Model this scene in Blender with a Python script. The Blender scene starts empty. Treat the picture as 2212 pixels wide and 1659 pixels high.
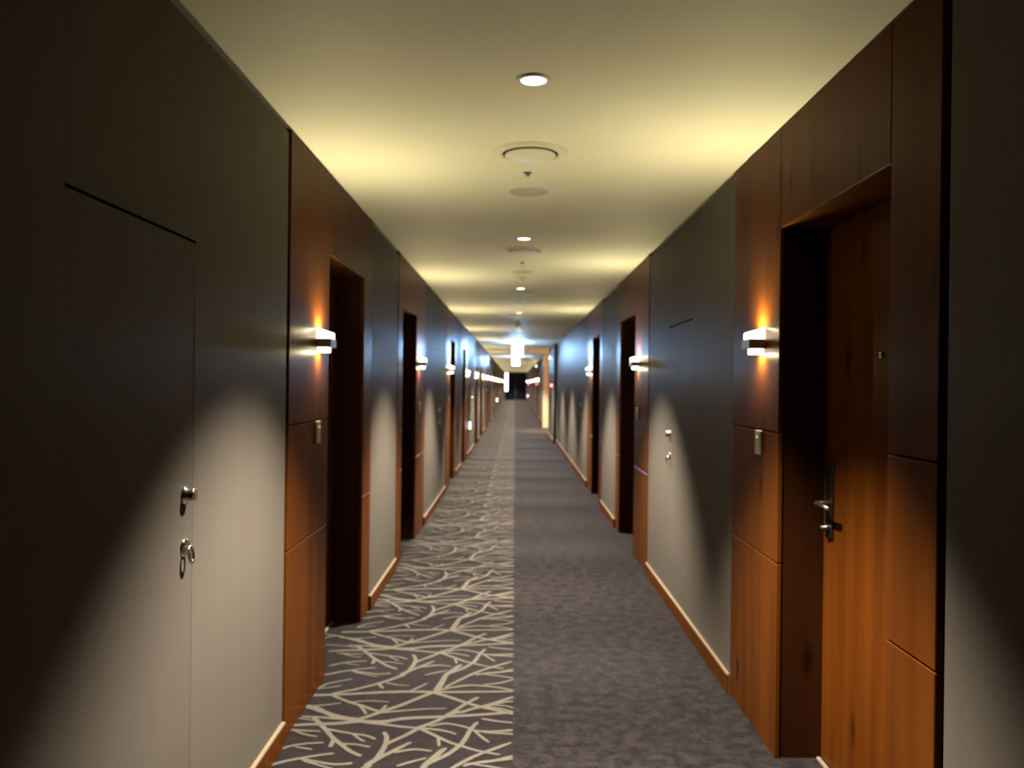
import bpy, bmesh, math, random
from mathutils import Matrix, Vector
random.seed(7)
scene = bpy.context.scene
col = scene.collection

# ------------------------------------------------------------------ camera, world, exposure
EYE = 1.45                      # camera height
FPX = 1750.0                    # focal length in pixels of the 2212 px wide frame
cam_data = bpy.data.cameras.new('camera')
cam_data.sensor_width = 36.0
cam_data.lens = 36.0 * FPX / 2212.0
cam_data.clip_start = 0.02
cam_data.clip_end = 200
cam_data.dof.use_dof = True     # the photograph is focused too near: the far lamps are soft discs
cam_data.dof.focus_distance = 1.5
cam_data.dof.aperture_fstop = 4.6
cam = bpy.data.objects.new('camera', cam_data)
col.objects.link(cam)
cam.matrix_world = (Matrix.Translation((0, 0, EYE)) @ Matrix.Rotation(math.radians(0.213), 4, 'Z')
                    @ Matrix.Rotation(math.radians(89.985), 4, 'X') @ Matrix.Rotation(math.radians(0.7), 4, 'Z'))
scene.camera = cam

world = bpy.data.worlds.new('world')
scene.world = world
world.use_nodes = True
world.node_tree.nodes['Background'].inputs[0].default_value = (0.02, 0.025, 0.04, 1)
world.node_tree.nodes['Background'].inputs[1].default_value = 0.05

vs = scene.view_settings
vs.view_transform = 'Standard'
vs.look = 'None'
vs.gamma = 1.0
vs.use_curve_mapping = False
vs.exposure = 0.0
scene.cycles.use_denoising = True
scene.cycles.sample_clamp_indirect = 4.0
scene.cycles.max_bounces = 10
scene.cycles.diffuse_bounces = 6
scene.cycles.caustics_reflective = False
scene.cycles.caustics_refractive = False

# lamp settings
DOWN_W, DOWN_COL = 1750.0, (1.0, 0.87, 0.72)
SC_UP, SC_DOWN, SC_SIDE = 560.0, 400.0, 9.0
SC_COL = (1.0, 0.87, 0.45)

# ------------------------------------------------------------------ dimensions
H = 2.469
XL, XR = 0.912, 1.0305          # left wall at -XL, right wall at +XR
REC = 0.18                      # depth of the door recesses
Y0, Y1 = -3.0, 72.0
HEAD = 2.07                     # underside of the door headers
J1, J2 = 0.757, 1.267           # horizontal joints of the wood panels
PER = 7.46
LOBBY = (23.2, 27.0)

# ------------------------------------------------------------------ helpers
def tag(o, label=None, cat=None, group=None, kind=None):
    if label: o['label'] = label
    if cat: o['category'] = cat
    if group: o['group'] = group
    if kind: o['kind'] = kind
    return o

def empty(name, loc):
    o = bpy.data.objects.new(name, None)
    o.empty_display_size = 0.1
    o.location = loc
    col.objects.link(o)
    return o

def origin_of(o):
    v = Vector((0, 0, 0))
    while o is not None:
        v += Vector(o.location)
        o = o.parent
    return v

def link(name, bm, mats, parent=None, smooth=False):
    me = bpy.data.meshes.new(name)
    bmesh.ops.recalc_face_normals(bm, faces=bm.faces[:])
    if parent is not None:
        bmesh.ops.translate(bm, vec=-origin_of(parent), verts=bm.verts[:])
    bm.to_mesh(me)
    bm.free()
    if not isinstance(mats, (list, tuple)): mats = [mats]
    for m in mats: me.materials.append(m)
    if smooth:
        for p in me.polygons: p.use_smooth = True
    o = bpy.data.objects.new(name, me)
    col.objects.link(o)
    if parent is not None: o.parent = parent
    return o

def add_box(bm, x0, x1, y0, y1, z0, z1, bevel=0.0, seg=1):
    if x0 > x1: x0, x1 = x1, x0
    if y0 > y1: y0, y1 = y1, y0
    t = bmesh.new()
    bmesh.ops.create_cube(t, size=1.0)
    for v in t.verts:
        v.co = Vector((x0 + (v.co.x + .5) * (x1 - x0), y0 + (v.co.y + .5) * (y1 - y0), z0 + (v.co.z + .5) * (z1 - z0)))
    if bevel > 0:
        bmesh.ops.bevel(t, geom=t.edges[:], offset=bevel, segments=seg, affect='EDGES', profile=0.5)
    me = bpy.data.meshes.new('tmp')
    t.to_mesh(me); t.free()
    bm.from_mesh(me)
    bpy.data.meshes.remove(me)
    return bm

def box(name, x0, x1, y0, y1, z0, z1, mat, parent=None, bevel=0.0, seg=1):
    return link(name, add_box(bmesh.new(), x0, x1, y0, y1, z0, z1, bevel, seg), mat, parent)

def add_lathe(bm, prof, centre, axis='Z', n=32, mat_of=None):
    """prof: list of (r, h); revolved about axis through centre."""
    c = Vector(centre)
    def P(r, h, a):
        x, y = r * math.cos(a), r * math.sin(a)
        if axis == 'Z': return c + Vector((x, y, h))
        if axis == 'X': return c + Vector((h, x, y))
        return c + Vector((x, h, y))
    rings = []
    for r, h in prof:
        if r < 1e-6: rings.append([bm.verts.new(P(0, h, 0))])
        else: rings.append([bm.verts.new(P(r, h, 2 * math.pi * k / n)) for k in range(n)])
    for i in range(len(rings) - 1):
        a, b = rings[i], rings[i + 1]
        for k in range(n):
            k2 = (k + 1) % n
            if len(a) == 1 and len(b) == 1: continue
            if len(a) == 1: f = bm.faces.new((a[0], b[k], b[k2]))
            elif len(b) == 1: f = bm.faces.new((a[k], a[k2], b[0]))
            else: f = bm.faces.new((a[k], a[k2], b[k2], b[k]))
            if mat_of: f.material_index = mat_of(i)
    return bm

def lathe(name, prof, centre, mat, parent=None, axis='Z', n=32, smooth=True, mat_of=None):
    return link(name, add_lathe(bmesh.new(), prof, centre, axis, n, mat_of), mat, parent, smooth)

def add_tube(bm, pts, r, n=10):
    pts = [Vector(p) for p in pts]
    rings = []
    for i, p in enumerate(pts):
        d = (pts[min(i + 1, len(pts) - 1)] - pts[max(i - 1, 0)]).normalized()
        up = Vector((0, 0, 1)) if abs(d.z) < .9 else Vector((0, 1, 0))
        a = d.cross(up).normalized(); b = d.cross(a).normalized()
        rr = r[i] if isinstance(r, (list, tuple)) else r
        rings.append([bm.verts.new(p + (a * math.cos(2 * math.pi * k / n) + b * math.sin(2 * math.pi * k / n)) * rr) for k in range(n)])
    for A, B in zip(rings, rings[1:]):
        for k in range(n): bm.faces.new((A[k], A[(k + 1) % n], B[(k + 1) % n], B[k]))
    bm.faces.new(rings[0]); bm.faces.new(rings[-1])
    return bm

ORD = ['nearest', 'second', 'third', 'fourth', 'fifth', 'sixth', 'seventh', 'eighth', 'ninth', 'tenth', 'eleventh',
       'twelfth', 'thirteenth', 'fourteenth', 'fifteenth', 'sixteenth', 'seventeenth', 'eighteenth', 'nineteenth',
       'twentieth', 'twenty-first', 'twenty-second', 'twenty-third', 'twenty-fourth', 'twenty-fifth', 'twenty-sixth']

# ------------------------------------------------------------------ materials
def new_mat(name):
    m = bpy.data.materials.new(name)
    m.use_nodes = True
    nt = m.node_tree
    return m, nt, nt.nodes['Principled BSDF']

def N(nt, kind, **kw):
    n = nt.nodes.new(kind)
    for k, v in kw.items():
        if hasattr(n, k) and not k.startswith('in_'): setattr(n, k, v)
    return n

def ramp(nt, fac, stops):
    r = nt.nodes.new('ShaderNodeValToRGB')
    e = r.color_ramp.elements
    while len(e) < len(stops): e.new(0.5)
    for i, (p, c) in enumerate(stops):
        e[i].position = p
        e[i].color = (*c, 1)
    nt.links.new(fac, r.inputs[0])
    return r.outputs[0]

def world_pos(nt, scale):
    g = nt.nodes.new('ShaderNodeNewGeometry')
    mp = nt.nodes.new('ShaderNodeMapping')
    mp.inputs['Scale'].default_value = scale
    nt.links.new(g.outputs['Position'], mp.inputs['Vector'])
    return mp.outputs[0]

def noise(nt, vec, scale=1.0, detail=4, rough=.55):
    n = nt.nodes.new('ShaderNodeTexNoise')
    n.inputs['Scale'].default_value = scale
    n.inputs['Detail'].default_value = detail
    n.inputs['Roughness'].default_value = rough
    nt.links.new(vec, n.inputs['Vector'])
    return n.outputs['Fac']

def mix(nt, fac, a, b, mode='MIX'):
    m = nt.nodes.new('ShaderNodeMix')
    m.data_type = 'RGBA'; m.blend_type = mode
    for sock, val in ((m.inputs[0], fac), (m.inputs[6], a), (m.inputs[7], b)):
        if isinstance(val, (int, float)): sock.default_value = val
        elif isinstance(val, tuple): sock.default_value = (*val, 1)
        else: nt.links.new(val, sock)
    return m.outputs[2]

def bump(nt, height, bsdf, strength=.3, dist=.002):
    b = nt.nodes.new('ShaderNodeBump')
    b.inputs['Strength'].default_value = strength
    b.inputs['Distance'].default_value = dist
    nt.links.new(height, b.inputs['Height'])
    nt.links.new(b.outputs[0], bsdf.inputs['Normal'])

def wood_mat(name, a, b, c, rough=.33):
    m, nt, bs = new_mat(name)
    grain = noise(nt, world_pos(nt, (13, 13, .6)), 1.0, 4, .5)
    fine = noise(nt, world_pos(nt, (130, 130, 3.5)), 1.0, 3, .6)
    base = ramp(nt, grain, [(.25, a), (.52, b), (.8, c)])
    base = mix(nt, ramp(nt, fine, [(.4, (.0, .0, .0)), (.75, (.20, .20, .20))]), base, a)
    # knots
    v = nt.nodes.new('ShaderNodeTexVoronoi')
    v.inputs['Scale'].default_value = 1.0
    nt.links.new(world_pos(nt, (5.5, 5.5, 1.9)), v.inputs['Vector'])
    kn = ramp(nt, v.outputs['Distance'], [(.02, (1, 1, 1)), (.17, (0, 0, 0))])
    base = mix(nt, kn, base, tuple(x * .25 for x in a))
    nt.links.new(base, bs.inputs['Base Color'])
    bs.inputs['Roughness'].default_value = rough
    bs.inputs['Specular IOR Level'].default_value = .03
    bump(nt, fine, bs, .12, .001)
    return m

def plain(name, colr, rough=.5, metal=0.0, spec=.5):
    m, nt, bs = new_mat(name)
    n = noise(nt, world_pos(nt, (9, 9, 9)), 1.0, 3)
    nt.links.new(ramp(nt, n, [(.3, tuple(x * .92 for x in colr)), (.7, colr)]), bs.inputs['Base Color'])
    bs.inputs['Roughness'].default_value = rough
    bs.inputs['Metallic'].default_value = metal
    bs.inputs['Specular IOR Level'].default_value = spec
    return m

def glow(name, colr, strength):
    m, nt, bs = new_mat(name)
    bs.inputs['Base Color'].default_value = (.8, .8, .8, 1)
    bs.inputs['Emission Color'].default_value = (*colr, 1)
    bs.inputs['Emission Strength'].default_value = strength
    bs.inputs['Roughness'].default_value = .4
    return m

M = {}
M['wood'] = wood_mat('stained_wood', (.048, .0136, .0017), (.072, .0212, .0027), (.094, .0286, .0042))
M['door_wood'] = wood_mat('door_wood', (.049, .0130, .0013), (.075, .0208, .0023), (.098, .0286, .0037), .30)
M['shaded_jamb_wood'] = wood_mat('shaded_jamb_wood', (.018, .0056, .0016), (.027, .0080, .0022), (.036, .011, .003), .45)  # wood darkened so the shade of the door recesses is in its colour
M['dark_gap'] = plain('dark_gap', (.012, .008, .007), .8)

# wallpaper: grey woven vinyl, each drop a touch different
m, nt, bs = new_mat('wallpaper')
oi = nt.nodes.new('ShaderNodeObjectInfo')
tone = ramp(nt, oi.outputs['Random'], [(0, (.093, .0825, .0690)), (1, (.108, .0965, .0805))])
weave = noise(nt, world_pos(nt, (420, 420, 160)), 1.0, 2)
strk = noise(nt, world_pos(nt, (16, 16, .25)), 1.0, 3)
c1 = mix(nt, ramp(nt, weave, [(.3, (.8, .8, .8)), (.7, (1.05, 1.05, 1.05))]), (0, 0, 0), tone)
c2 = mix(nt, .25, c1, ramp(nt, strk, [(.3, (.80, .80, .80)), (.7, (1, 1, 1))]), 'MULTIPLY')
nt.links.new(c2, bs.inputs['Base Color'])
bs.inputs['Roughness'].default_value = .45
bs.inputs['Specular IOR Level'].default_value = .02
bump(nt, weave, bs, .25, .0015)
M['paper'] = m

m, nt, bs = new_mat('ceiling_paint')
n = noise(nt, world_pos(nt, (1.5, 1.5, 1.5)), 1.0, 4)
nt.links.new(ramp(nt, n, [(.3, (.70, .68, .61)), (.7, (.74, .72, .65))]), bs.inputs['Base Color'])
bs.inputs['Roughness'].default_value = .6
bs.inputs['Specular IOR Level'].default_value = .2
M['ceiling'] = m

def carpet_mat(name, a, b, blot):
    m, nt, bs = new_mat(name)
    pile = noise(nt, world_pos(nt, (260, 260, 260)), 1.0, 2, .7)
    mot = noise(nt, world_pos(nt, (15, 17, 9)), 1.0, 6, .75)
    c = ramp(nt, mot, [(.42, a), (.60, b)])
    c = mix(nt, ramp(nt, pile, [(.35, (0, 0, 0)), (.75, (blot, blot, blot))]), c, tuple(min(1, x * 1.9) for x in b))
    nt.links.new(c, bs.inputs['Base Color'])
    bs.inputs['Roughness'].default_value = .95
    bs.inputs['Specular IOR Level'].default_value = .1
    bs.inputs['Sheen Weight'].default_value = .04
    bs.inputs['Sheen Roughness'].default_value = .5
    bump(nt, pile, bs, .6, .004)
    return m
M['carpet_plain'] = carpet_mat('plain_carpet', (.0036, .0029, .0030), (.0185, .0152, .0156), .20)
M['carpet_dark'] = carpet_mat('dark_carpet', (.0070, .0050, .0056), (.012, .0092, .0100), .18)
M['carpet_cream'] = carpet_mat('cream_pile', (.078, .071, .057), (.092, .084, .068), .12)
M['cap'] = plain('baseboard_cap', (.22, .17, .11), .4)
M['steel'] = plain('brushed_steel', (.62, .60, .56), .28, 1.0)
M['chrome'] = plain('chrome', (.80, .80, .80), .12, 1.0)
M['bronze'] = plain('dark_bronze', (.12, .11, .10), .38, 1.0)
M['sconce_metal'] = plain('sconce_metal', (.42, .43, .46), .4, .7)
M['plate'] = plain('bell_plate', (.40, .34, .27), .4)
M['white_plastic'] = plain('white_plastic', (.72, .69, .61), .45)
M['grille'] = plain('speaker_grille', (.52, .49, .45), .6)
M['black'] = plain('black_plastic', (.03, .03, .03), .5)
M['red_plastic'] = plain('red_plastic', (.45, .03, .03), .4)
M['sconce_glass'] = glow('sconce_glass_side', (1.0, .86, .60), SC_SIDE)
M['sconce_up'] = glow('sconce_glass_top', SC_COL, SC_UP)
M['sconce_down'] = glow('sconce_glass_bottom', SC_COL, SC_DOWN)
M['lens'] = glow('downlight_lens', (1.0, .95, .90), 9.0)
M['sign_glow'] = glow('sign_face', (.34, .62, 1.0), 250.0)
M['guide_glow'] = glow('guide_face', (.72, .80, 1.0), 40.0)
M['panel_glow'] = glow('light_panel_face', (.92, .90, 1.0), 7.0)
M['red_glow'] = glow('red_lamp', (1.0, .05, .09), 30.0)
M['spot_glow'] = glow('small_white_lamp', (.75, .88, 1.0), 20.0)
m, nt, bs = new_mat('night_glass')
bs.inputs['Base Color'].default_value = (.004, .004, .009, 1)
bs.inputs['Specular IOR Level'].default_value = .08
bs.inputs['Roughness'].default_value = .25
M['night'] = m

# ------------------------------------------------------------------ floor and ceiling
floor = box('floor', -1.4, 3.6, Y0, Y1 + .3, -.12, -.012, plain('screed', (.2, .2, .2), .9))
tag(floor, 'long carpeted corridor floor, half patterned and half plain', 'floor', kind='structure')
pc = box('plain_carpet', .0101, XR + REC + .01, Y0, Y1, -.012, 0, M['carpet_plain'], floor)
tag(pc, 'plain mottled dark grey carpet half')
lobby_floor = box('lobby_floor', XR + REC + .011, 3.4, LOBBY[0] - .1, LOBBY[1] + .1, -.012, 0, plain('lobby_bounce', (.55, .45, .32), .5), floor)  # unseen lobby floor, made pale to bounce warm light onto the ceiling
fc = box('patterned_carpet', -XL - REC - .01, .010, Y0, Y1, -.012, 0, M['carpet_dark'], floor)
tag(fc, 'dark carpet half woven with cream branching twigs')

# the twig pattern: stroke paths in metres on the floor, one repeat of 0.955 m
def unproject(px, py):
    d = math.radians(.7)
    u, v = px - 1112.5, 829 - py
    u, v = u * math.cos(d) - v * math.sin(d), u * math.sin(d) + v * math.cos(d)
    y = -FPX * EYE / v
    return (u * y / FPX, y)
def z6(*p): return [unproject(580 + x / 4.096, 1480 + y / 4.096) for x, y in p]
def z5(*p): return [unproject(580 + x / 4.096, 1320 + y / 4.096) for x, y in p]
TWIGS = [  # (width at start, width at end, path)
    (.024, .030, z6((250, 100), (390, 95), (700, 85), (1000, 68), (1250, 62), (1460, 65))),
    (.036, .016, z5((1480, 715), (1530, 640), (1570, 570), (1620, 530), (1690, 480))),
    (.026, .020, z6((1440, 65), (1600, 65), (1900, 62), (2170, 58))),
    (.022, .016, z6((1480, 55), (1650, 20), (1800, 5), (2000, 20), (2170, 50))),
    (.026, .020, z6((1450, 65), (1600, 110), (1750, 160), (1900, 200), (2080, 240), (2170, 262))),
    (.026, .026, z6((1460, 65), (1300, 130), (1150, 190), (1000, 240), (870, 285), (770, 315))),
    (.020, .014, z5((1560, 680), (1700, 610), (1850, 540), (2000, 490), (2150, 450))),
    (.036, .020, z6((790, 312), (640, 290), (520, 255), (420, 205), (320, 185), (220, 170))),
    (.030, .016, z6((780, 310), (600, 300), (450, 290), (290, 285))),
    (.034, .020, z6((800, 322), (600, 345), (400, 352), (200, 362), (60, 372))),
    (.034, .024, z6((760, 322), (1000, 330), (1200, 300), (1500, 285), (1800, 270), (2170, 244))),
    (.024, .020, z6((840, 335), (1000, 350), (1150, 370), (1340, 388))),
    (.024, .020, z6((1310, 385), (1430, 345), (1530, 300), (1610, 255), (1680, 210), (1760, 160), (1860, 110))),
    (.030, .030, z6((1580, 270), (1650, 245), (1700, 245))),
    (.024, .018, z6((1340, 380), (1230, 440), (1100, 500), (1030, 535))),
    (.020, .012, z6((1350, 385), (1500, 400), (1600, 420), (1660, 440))),
    (.022, .014, z6((1330, 385), (1450, 440), (1600, 510), (1700, 540), (1850, 585), (2050, 620))),
    (.018, .016, z6((1420, 370), (1550, 345), (1680, 360), (1790, 390))),
    (.014, .014, z6((1500, 475), (1510, 545))),
    (.022, .018, z6((1690, 545), (1740, 480), (1790, 395), (1850, 330))),
    (.022, .022, z6((1700, 530), (1640, 580), (1560, 630), (1430, 690), (1370, 728))),
    (.016, .014, z6((1810, 395), (1870, 450), (1950, 512))),
    (.016, .022, z6((1810, 405), (1950, 415), (2170, 402))),
    (.014, .018, z6((1900, 422), (2050, 430), (2170, 438))),
    (.014, .022, z6((2150, 510), (2000, 570), (1880, 610), (1750, 670), (1640, 730))),
    (.022, .020, z6((1690, 250), (1800, 215), (1920, 185), (2050, 145), (2170, 105))),
    (.020, .018, z6((1940, 185), (2080, 155), (2170, 146))),
    (.016, .014, z6((1930, 192), (2060, 215), (2170, 242))),
    (.016, .018, z6((1880, 298), (2000, 320), (2170, 338))),
    (.014, .012, z6((1980, 178), (2100, 188), (2170, 208))),
    (.020, .022, z6((560, 95), (700, 150), (830, 190), (930, 225), (1010, 245))),
    (.016, .014, z6((800, 182), (840, 225), (862, 262))),
    (.022, .014, z6((990, 248), (1040, 182))),
    (.014, .010, z6((740, 155), (900, 145), (1070, 155))),
    (.020, .010, z6((1000, 250), (1200, 230), (1400, 215), (1580, 212))),
    (.024, .018, z6((400, 290), (460, 355), (510, 405), (560, 465), (640, 530), (720, 590), (820, 635))),
    (.018, .018, z6((575, 480), (562, 520), (540, 555))),
    (.018, .014, z6((500, 392), (620, 415), (740, 435), (870, 455), (945, 485))),
    (.014, .012, z6((740, 436), (800, 480), (850, 505))),
    (.016, .012, z6((640, 528), (760, 530), (900, 555))),
    (.018, .012, z6((150, 400), (330, 410), (460, 415))),
    (.014, .012, z6((230, 412), (330, 445), (430, 462))),
    (.018, .014, z6((40, 592), (200, 545), (330, 525), (490, 515))),
    (.014, .012, z6((230, 552), (390, 577))),
    (.022, .016, z6((-60, 735), (20, 715), (150, 680), (280, 655), (430, 630), (580, 610))),
    (.018, .016, z6((280, 660), (450, 690), (600, 710), (740, 695))),
    (.018, .026, z6((1020, 420), (1045, 470), (1030, 540), (990, 610), (950, 665))),
    (.028, .016, z6((850, 725), (960, 660), (1080, 600), (1180, 550), (1260, 510))),
    (.020, .014, z6((1110, 603), (1280, 575), (1450, 590))),
    (.018, .022, z6((1570, 560), (1480, 640), (1370, 728))),
    (.016, .014, z6((1130, 725), (1280, 680), (1400, 650))),
    (.018, .016, z6((1720, 722), (1850, 690), (2000, 670), (2170, 630))),
    (.016, .012, z6((390, 192), (520, 180), (640, 165))),
    (.026, .020, z5((1210, 565), (1080, 612), (940, 655), (760, 700), (560, 738))),
    (.022, .014, z5((970, 645), (1015, 692))),
    (.014, .010, z5((1040, 640), (1150, 660), (1250, 665))),
    (.016, .012, z5((1240, 720), (1330, 680), (1405, 642))),
    (.018, .014, z5((430, 700), (520, 650), (640, 625), (740, 605))),
    (.014, .012, z5((470, 692), (560, 680), (650, 665))),
    (.016, .016, z5((1840, 562), (2000, 550), (2170, 533))),
    (.014, .014, z5((1880, 560), (2050, 580), (2170, 597))),
    (.016, .016, z5((1900, 655), (2050, 640), (2170, 608))),
    (.014, .012, z5((750, 543), (880, 570), (965, 587))),
    (.014, .010, z5((780, 540), (930, 560), (1080, 560))),
    (.018, .014, z5((480, 250), (600, 225), (760, 265), (900, 300))),
    (.016, .014, z5((480, 205), (640, 230), (740, 262))),
    (.014, .012, z5((480, 300), (640, 312), (800, 330))),
]
def smooth_path(p, n=5):
    P = [p[0]] + p + [p[-1]]
    out = []
    for i in range(1, len(P) - 2):
        p0, p1, p2, p3 = P[i - 1], P[i], P[i + 1], P[i + 2]
        for k in range(n):
            t = k / n
            out.append(tuple(.5 * (2 * p1[j] + (p2[j] - p0[j]) * t + (2 * p0[j] - 5 * p1[j] + 4 * p2[j] - p3[j]) * t * t
                                   + (3 * p1[j] - p0[j] - 3 * p2[j] + p3[j]) * t ** 3) for j in (0, 1)))
    out.append(p[-1])
    return out
bm = bmesh.new()
for ti, (wa, wb, path) in enumerate(TWIGS):
    pts = smooth_path(path)
    zz = .0020 + .00001 * ti
    prev = None
    for i, (x, y) in enumerate(pts):
        a, b = pts[max(i - 1, 0)], pts[min(i + 1, len(pts) - 1)]
        dx, dy = b[0] - a[0], b[1] - a[1]
        L = math.hypot(dx, dy) or 1
        w = (wa + (wb - wa) * i / (len(pts) - 1)) * .5
        if i in (0, len(pts) - 1): w *= .55
        nx, ny = -dy / L * w, dx / L * w
        q = [bm.verts.new((min(.0095, x + nx), y + ny, zz)), bm.verts.new((min(.0095, x - nx), y - ny, zz))]
        if prev: bm.faces.new((prev[0], prev[1], q[1], q[0]))
        prev = q
bmesh.ops.recalc_face_normals(bm, faces=bm.faces[:])
for f in bm.faces:
    if f.normal.z < 0: f.normal_flip()
me = bpy.data.meshes.new('twig_motif')
bm.to_mesh(me); bm.free()
me.materials.append(M['carpet_cream'])
for k in range(-1, 70):
    o = bpy.data.objects.new('twig_motif', me)
    col.objects.link(o)
    o.parent = fc
    o.location = (0, .955 * k, 0)

ceil = box('ceiling', -1.4, 3.6, Y0, Y1 + .3, H, H + .1, M['ceiling'])
tag(ceil, 'smooth off-white corridor ceiling with a row of fittings', 'ceiling', kind='structure')

# ------------------------------------------------------------------ walls
SLAB = .24
wall_left = box('wall_left', -XL - SLAB - .1, -XL - SLAB, Y0, Y1 + .2, 0, H, M['dark_gap'])
tag(wall_left, 'left corridor wall of grey wallpaper and stained wood bays', 'wall', kind='structure')
bm = bmesh.new()
add_box(bm, XR + SLAB, XR + SLAB + .1, Y0, LOBBY[0] - .1, 0, H)
add_box(bm, XR + SLAB, XR + SLAB + .1, LOBBY[1] + .1, Y1 + .2, 0, H)
wall_right = link('wall_right', bm, M['dark_gap'])
tag(wall_right, 'right corridor wall of grey wallpaper and stained wood bays', 'wall', kind='structure')
base_left = empty('baseboard_left', (-XL, Y0, 0)); tag(base_left, 'orange-brown wooden baseboard along the left wall', 'baseboard', kind='structure')
base_right = empty('baseboard_right', (XR, Y0, 0)); tag(base_right, 'orange-brown wooden baseboard along the right wall', 'baseboard', kind='structure')

def side(s):   # s=-1 left, +1 right
    return (wall_left, base_left, XL) if s < 0 else (wall_right, base_right, XR)

GAP = .042
def paper_run(s, ya, yb, hatch=None, off=0.0):
    """grey wallpaper between two wood bays, hung in drops; hatch=(y0,y1) leaves a recess for an access door"""
    wall, bb, X = side(s)
    X -= off
    top = H - .03
    xb = s * (X + SLAB)
    cuts = [ya]
    if hatch: marks = [ya, hatch[0], hatch[1], yb]
    else: marks = [ya, yb]
    for a, b in zip(marks, marks[1:]):
        if b - a < .02: continue
        is_hatch = hatch and abs(a - hatch[0]) < 1e-6
        n = 1 if is_hatch else max(1, round((b - a) / 1.0))
        for k in range(n):
            p, q = a + (b - a) * k / n, a + (b - a) * (k + 1) / n
            if is_hatch:
                box('wallpaper_drop', s * X, xb, p, q, 1.845, top, M['paper'], wall)
                box('wallpaper_drop', s * X, xb, p, q, 0, .34, M['paper'], wall)
            else:
                box('wallpaper_drop', s * X, xb, p, q - .0006, 0, top, M['paper'], wall)
    run = box('baseboard_run', s * (X - .014), s * X, ya, yb, 0, .085, M['wood'], bb, .002)
    box('cap_strip', s * (X - .015), s * X, ya, yb, .085, .093, M['cap'], run)

def wood_stack(s, ya, yb):
    wall, bb, X = side(s)
    for za, zb in ((0, J1), (J1 + .005, J2), (J2 + .005, H - .003)):
        box('wood_panel', s * X, s * (X + .02), ya, yb, za, zb, M['wood'], wall, .0025)
    box('door_jamb', s * (X + .02), s * (X + SLAB), ya + .004, yb - .004, 0, H, M['shaded_jamb_wood'], wall)

door_no = [0]
def door(s, oa, ob, latch_far, label):
    wall, bb, X = side(s)
    door_no[0] += 1
    xf = X + REC
    d = empty('door_%d' % door_no[0], (s * (xf + .02), (oa + ob) / 2, 0))
    tag(d, label, 'door', 'wooden guest room doors along the corridor', 'structure')
    leaf = box('leaf', s * xf, s * (xf + .045), oa + .006, ob - .006, .012, HEAD - .004, M['door_wood'], d, .002)
    box('threshold_strip', s * (xf - .018), s * (xf - .002), oa + .003, ob - .003, 0, .010, M['cap'], d, .002)
    yl = ob - .075 if latch_far else oa + .075
    tow = -1 if latch_far else 1
    pl = box('lock_plate', s * (xf - .010), s * xf, yl - .034, yl + .034, .875, 1.175, M['bronze'], leaf, .004, 2)
    bm = bmesh.new()
    add_tube(bm, [(s * (xf - .008), yl, 1.01), (s * (xf - .045), yl, 1.01), (s * (xf - .058), yl + tow * .010, 1.01),
                  (s * (xf - .062), yl + tow * .03, 1.01), (s * (xf - .060), yl + tow * .08, 1.009), (s * (xf - .056), yl + tow * .125, 1.006)],
             [.011, .010, .010, .0095, .009, .008], 12)
    link('lever_handle', bm, M['steel'], leaf, True)
    lathe('key_turn', [(0, -s * .030), (.009, -s * .030), (.011, -s * .012), (.014, -s * .010), (.014, 0)], (s * (xf - .010), yl, .915), M['bronze'], leaf, 'X', 20)
    bm = bmesh.new()
    add_lathe(bm, [(0, -.008), (.011, -.008), (.013, -.003), (.013, .0), (0, .0)], (s * xf, (oa + ob) / 2 - .02, 1.56), 'X', 20)
    link('peephole', bm, M['chrome'], leaf, True)

def bay(s, ya, wide_first, idx, widths=(.69, .92, .26)):
    """a wood bay: wide panel with a sconce, door opening, narrow strip (or mirrored)"""
    wall, bb, X = side(s)
    w, o, n = widths
    nm = 'left' if s < 0 else 'right'
    if wide_first:
        wide, opening, narrow = (ya, ya + w), (ya + w, ya + w + o), (ya + w + o, ya + w + o + n)
    else:
        narrow, opening, wide = (ya, ya + n), (ya + n, ya + n + o), (ya + n + o, ya + n + o + w)
    wood_stack(s, *wide)
    wood_stack(s, *narrow)
    box('door_header', s * X, s * (X + SLAB), opening[0] + .003, opening[1] - .003, HEAD, H - .003, M['wood'], wall, .003)
    far = s > 0 and not wide_first or s < 0 and not wide_first
    door(s, opening[0], opening[1], not wide_first, '%s recessed wooden guest room door along the %s wall' % (ORD[idx], nm))
    ys = wide[1] - .214 if wide_first else wide[0] + .214
    sconce(s, ys, '%s lit wall sconce along the %s wall, on the wood beside a doorway' % (ORD[idx], nm))
    yb_ = ys - .012 if wide_first else ys + .02
    if ya < 30:
        bell_plate(s, yb_, '%s beige doorbell plate on the wood panel of the %s wall' % (ORD[idx], nm))
    return ya, ya + w + o + n

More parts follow.
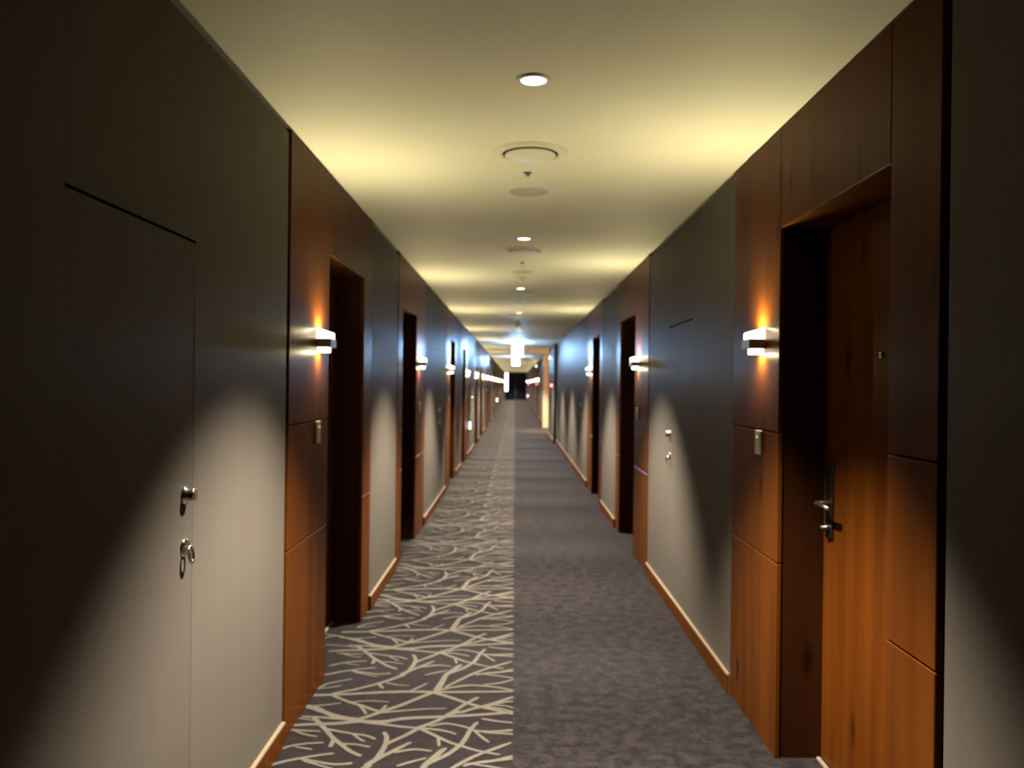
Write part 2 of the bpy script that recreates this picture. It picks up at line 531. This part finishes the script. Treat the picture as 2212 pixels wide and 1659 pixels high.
def sconce(s, y, label):
    wall, bb, X = side(s)
    r = empty('wall_sconce', (s * X, y, 1.628))
    tag(r, label, 'wall lamp', 'lit wall sconces along the corridor')
    box('back_plate', s * (X - .008), s * X, y - .035, y + .035, 1.608, 1.646, M['sconce_metal'], r, .002)
    box('body', s * (X - .072), s * (X - .006), y - .055, y + .055, 1.607, 1.647, M['sconce_metal'], r, .003, 2)
    def glass(name, z0, z1, up, mat):
        bm = bmesh.new()
        hw, xo = (.048, .066) if up > 0 else (.034, .052)
        add_box(bm, s * (X - xo), s * (X - .004), y - hw, y + hw, z0, z1, .004, 2)
        for v in bm.verts:                      # the glass is a wedge, highest at the wall
            t = (.066 - (X - abs(v.co.x))) / .054
            if up > 0 and v.co.z > z1 - .006: v.co.z += -.008 + .016 * t
        bmesh.ops.recalc_face_normals(bm, faces=bm.faces[:])
        bm.normal_update()
        for f in bm.faces:
            f.material_index = 1 if f.normal.z * up > .8 else 0
        link(name, bm, [M['sconce_glass'], mat], r)
    glass('upper_glass', 1.646, 1.682, 1, M['sconce_up'])
    glass('lower_glass', 1.586, 1.608, -1, M['sconce_down'])

def bell_plate(s, y, label):
    wall, bb, X = side(s)
    r = empty('doorbell_plate', (s * X, y, 1.165))
    tag(r, label, 'doorbell', 'doorbell plates beside the doors')
    pl = box('plate', s * (X - .012), s * X, y - .034, y + .034, 1.165, 1.268, M['plate'], r, .004, 2)
    lathe('button', [(0, -s * .0155), (.009, -s * .0155), (.010, -s * .012)], (s * X, y, 1.235), M['white_plastic'], pl, 'X', 20)

def access_door(s, ya, yb, label):
    wall, bb, X = side(s)
    door_no[0] += 1
    r = empty('door_%d' % door_no[0], (s * (X + .02), (ya + yb) / 2, .34))
    tag(r, label, 'access door', 'papered access doors set in the walls', 'structure')
    box('panel', s * (X + .0005), s * (X + SLAB), ya, yb, .349, 1.837, M['paper'], r)
    y, xf = yb - .055, s * (X + .0005)
    lk = lathe('lock_knob', [(0, -s * .030), (.016, -s * .030), (.020, -s * .026), (.020, -s * .008), (.026, -s * .006), (.027, 0)], (xf, y, 1.131), M['chrome'], r, 'X', 28)
    ro = lathe('pull_rosette', [(0, -s * .007), (.022, -s * .007), (.026, -s * .003), (.027, 0)], (xf, y, .985), M['chrome'], r, 'X', 28)
    bm = bmesh.new()
    pts = [(xf - s * (.012 + .010 * math.sin(math.pi * k / 20)), y + .014 * math.sin(2 * math.pi * k / 20), .985 - .020 + .022 * math.cos(2 * math.pi * k / 20)) for k in range(21)]
    add_tube(bm, pts, .005, 8)
    link('pull_ring', bm, M['chrome'], ro, True)

# ---- left wall
LA = [(3.265 + PER * k, True) for k in range(9)] + [(6.30 + PER * k, False) for k in range(9)]
LA.sort()
prev = Y0
hatch_l = {0: (1.63, 2.30), 2: (9.09, 9.76), 4: (16.55, 17.22)}
for i, (ya, wf) in enumerate(LA):
    b = bay(-1, ya, wf, i)
    hp = hatch_l.get(i)
    paper_run(-1, prev, ya - (GAP if True else 0), hp)
    if hp:
        access_door(-1, hp[0], hp[1], '%s grey papered access door set in the left wall' % ORD[i // 2])
    prev = b[1] + (.004 if wf else .004)
paper_run(-1, prev, Y1)

# ---- right wall
RB = [(1.975, False, (.66, .93, .265)), (6.265, True, (.71, .98, .265)), (9.58, False, (.67, .93, .29))]
RB += [(34.9 + 0.0, True, (.69, .92, .26)), (38.0, False, (.69, .92, .26))]
for k in range(1, 5):
    RB += [(34.9 + PER * k, True, (.69, .92, .26)), (38.0 + PER * k, False, (.69, .92, .26))]
RB.sort()
prev = Y0
hatch_r = {1: (4.70, 5.42), 3: (11.85, 12.52)}
nh = 0
for i, (ya, wf, wd) in enumerate(RB):
    if ya > Y1 - 2: break
    b = bay(1, ya, wf, i, wd)
    hp = hatch_r.get(i)
    if i == 3:
        paper_run(1, prev, 19.95, hp)
        paper_run(1, 19.95, LOBBY[0], None, .07)       # projecting pier before the lobby
        paper_run(1, LOBBY[1] + .15, ya - GAP)
    else:
        paper_run(1, prev, ya - GAP, hp)
    if hp:
        access_door(1, hp[0], hp[1], '%s grey papered access door set in the right wall' % ORD[nh])
        nh += 1
    prev = b[1] + .004
paper_run(1, prev, Y1)

# lobby opening on the right, lit warm
lobby = empty('wall_lobby', (2.0, 25.0, 0)); tag(lobby, 'bright warm-lit lobby opening off the right wall', 'wall', kind='structure')
cream = plain('lobby_paint', (.80, .62, .38), .5)
box('return_wall', .94, 3.4, LOBBY[1], LOBBY[1] + .15, 0, H, cream, lobby)
box('near_wall', XR + SLAB, 3.4, LOBBY[0] - .12, LOBBY[0], 0, H, cream, lobby)
box('end_wall', 3.4, 3.5, LOBBY[0] - .12, LOBBY[1] + .15, 0, H, cream, lobby)

# far end and the wall behind the camera
wall_end = box('wall_end', -1.3, 1.4, Y1, Y1 + .15, 0, H, M['dark_gap'])
tag(wall_end, 'dark end wall closing the corridor', 'wall', kind='structure')
win = empty('window_1', (.06, Y1, 0)); tag(win, 'dark night window filling the corridor end', 'window', kind='structure')
box('pane', -XL + .05, XR - .05, Y1 - .03, Y1 - .01, .05, H - .05, M['night'], win)
for nm, a in (('frame_rail', (-XL, XR, .0, .05)), ('frame_rail', (-XL, XR, H - .05, H)), ('frame_stile', (-XL, -XL + .05, .05, H - .05)), ('frame_stile', (XR - .05, XR, .05, H - .05)), ('frame_stile', (.03, .08, .05, H - .05))):
    box(nm, a[0], a[1], Y1 - .06, Y1, a[2], a[3], M['black'], win)
wall_back = box('wall_back', -1.4, 1.4, Y0 - .12, Y0, 0, H, M['paper'])
tag(wall_back, 'grey papered wall behind the viewpoint', 'wall', kind='structure')

# ------------------------------------------------------------------ ceiling fittings
def downlight(x, y, label, watt=DOWN_W, colr=DOWN_COL, group='recessed downlights along the ceiling'):
    r = empty('recessed_downlight', (x, y, H))
    tag(r, label, 'ceiling light', group)
    lathe('trim_ring', [(.043, -.004), (.047, -.008), (.054, -.006), (.057, 0)], (x, y, H), M['white_plastic'], r)
    lathe('lens', [(0, -.003), (.030, -.003), (.0435, -.004)], (x, y, H), M['lens'], r)
    ld = bpy.data.lights.new('downlight_beam', 'SPOT')
    ld.energy = watt; ld.color = colr
    ld.spot_size = math.radians(88.5); ld.spot_blend = .55
    ld.shadow_soft_size = .05
    lo = bpy.data.objects.new('downlight_beam', ld)
    col.objects.link(lo); lo.parent = r
    lo.location = (0, 0, -.012)

k = 0
for i in range(24):
    y = 2.71 + 2.955 * i
    if y > Y1 - 1: break
    downlight(.05, y, '%s glowing round downlight along the corridor ceiling' % ORD[i])
downlight(1.8, 25.1, 'warm downlight inside the right lobby opening, nearer the corridor', 2600, (1, .62, .27), 'warm lobby downlights')
downlight(2.7, 25.1, 'warm downlight inside the right lobby opening, deeper in', 900, (1, .62, .27), 'warm lobby downlights')

def diffuser(x, y, label):
    r = empty('air_diffuser', (x, y, H))
    tag(r, label, 'air vent', 'round air diffusers in the ceiling')
    lathe('flange', [(.121, -.004), (.124, -.010), (.145, -.009), (.166, -.003), (.168, 0)], (x, y, H), M['white_plastic'], r, n=48)
    lathe('throat', [(0, -.001), (.122, -.001), (.122, -.005)], (x, y, H), M['black'], r, n=48)
    lathe('disc', [(0, -.017), (.104, -.017), (.111, -.015), (.113, -.012), (.104, -.009), (0, -.009)], (x, y, H), M['white_plastic'], r, n=48)
    lathe('stem', [(.012, -.010), (.012, -.001)], (x, y, H), M['steel'], r, n=12)

def sprinkler(x, y, label):
    r = empty('sprinkler_head', (x, y, H))
    tag(r, label, 'sprinkler', 'sprinkler heads in the ceiling')
    lathe('escutcheon', [(0, -.003), (.018, -.003), (.022, 0)], (x, y, H), M['bronze'], r, n=20)
    lathe('deflector', [(0, -.014), (.011, -.014), (.011, -.012), (.005, -.011), (.005, -.003)], (x, y, H), M['bronze'], r, n=16)

def speaker(x, y, label):
    r = empty('ceiling_speaker', (x, y, H))
    tag(r, label, 'speaker', 'flat speakers in the ceiling')
    lathe('grille', [(0, -.007), (.085, -.007), (.104, -.005)], (x, y, H), M['grille'], r, n=40)
    lathe('rim', [(.104, -.005), (.108, -.006), (.113, 0)], (x, y, H), M['white_plastic'], r, n=40)

def detector(x, y, label):
    r = empty('smoke_detector', (x, y, H))
    tag(r, label, 'smoke detector', 'smoke detectors in the ceiling')
    lathe('base', [(.050, 0), (.050, -.012), (.040, -.018)], (x, y, H), M['white_plastic'], r, n=28)
    lathe('dome', [(.036, -.018), (.034, -.034), (.022, -.044), (0, -.046)], (x, y, H), M['white_plastic'], r, n=28)

for i, y in enumerate((3.57, 6.17, 9.0, 12.1, 15.2, 18.2)):
    diffuser(.055, y, '%s round ceiling air diffuser with a dark ring' % ORD[i])
for i, y in enumerate((3.91, 6.80, 9.96, 13.2, 16.3)):
    sprinkler(.048, y, '%s tiny dark sprinkler head in the ceiling' % ORD[i])
for i, y in enumerate((4.28, 7.34)):
    speaker(.057, y, '%s flat grey round ceiling speaker' % ORD[i])
for i, y in enumerate((7.70, 13.9)):
    detector(.035, y, '%s small domed smoke detector under the ceiling' % ORD[i])

# ------------------------------------------------------------------ hanging signs and small lamps
def hanging_sign(x, y, label):
    r = empty('hanging_sign', (x, y, H))
    tag(r, label, 'lit sign', 'glowing hanging signs under the ceiling')
    hs = .135
    box('housing', x - hs, x + hs, y - .022, y + .022, H - .335, H - .05, M['white_plastic'], r, .005, 2)
    for s in (-1, 1):
        box('lit_face', x - hs + .008, x + hs - .008, y + s * .022, y + s * .026, H - .328, H - .057, M['sign_glow'], r)
        bm = bmesh.new(); add_tube(bm, [(x + s * .09, y, H - .052), (x + s * .09, y, H - .001)], .006, 8)
        link('hanger_rod', bm, M['steel'], r, True)
hanging_sign(.05, 19.9, 'nearer glowing blue-white hanging sign under the corridor ceiling')
hanging_sign(.02, 30.2, 'farther glowing blue-white hanging sign under the corridor ceiling')

def guide_light(s, y, z, label):
    wall, bb, X = side(s)
    r = empty('guide_light', (s * X, y, z))
    tag(r, label, 'guide light', 'low white guide lights on the walls')
    box('housing', s * (X - .03), s * X, y - .07, y + .07, z - .07, z + .07, M['white_plastic'], r, .004)
    box('lit_face', s * (X - .038), s * (X - .03), y - .062, y + .062, z - .062, z + .062, M['guide_glow'], r, .003)
guide_light(-1, 16.0, .615, 'nearest low glowing white guide light on the left wall')
guide_light(-1, 39.9, .65, 'far low glowing white guide light on the left wall')
guide_light(1, 62.0, .53, 'low glowing white guide light far along the right wall')

def alarm_lamp(x, y, z, label):
    r = empty('alarm_lamp', (x, y, z))
    tag(r, label, 'alarm lamp', 'red alarm lamps on the right wall')
    lathe('base', [(0, 0), (.042, 0), (.042, -.012), (.034, -.016)], (x, y, z), M['red_plastic'], r, 'X', 24)
    lathe('red_dome', [(.033, -.016), (.031, -.034), (.020, -.046), (0, -.050)], (x, y, z), M['red_glow'], r, 'X', 24)
alarm_lamp(XR - .07, 20.7, 1.42, 'nearest red glowing alarm lamp, on the pier before the lobby')
alarm_lamp(XR, 37.4, 1.46, 'middle red glowing alarm lamp farther along the right wall')
alarm_lamp(XR, 59.2, 1.46, 'farthest red glowing alarm lamp on the right wall')

def emergency_lamp(x, y, z, label):
    r = empty('emergency_lamp', (x, y, z))
    tag(r, label, 'emergency lamp', 'small white lamps high on the right wall')
    box('housing', x - .05, x, y - .06, y + .06, z - .035, z + .035, M['white_plastic'], r, .004)
    lathe('bulb', [(.026, -.05), (.024, -.062), (.014, -.070), (0, -.072)], (x, y, z), M['spot_glow'], r, 'X', 20)
emergency_lamp(XR - .07, 21.1, 2.14, 'small white lamp high on the pier before the lobby')
emergency_lamp(XR, 37.6, 2.28, 'small white lamp high on the far right wall')

lp = empty('light_panel', (-.80, Y1 - .1, .80))
tag(lp, 'tall white glowing light panel at the far left end of the corridor', 'light panel')
box('housing', -.95 + .06, -.62, Y1 - .10, Y1 - .06, .78, 2.40, M['white_plastic'], lp, .006)
box('lit_face', -.95 + .075, -.635, Y1 - .106, Y1 - .10, .80, 2.38, M['panel_glow'], lp)
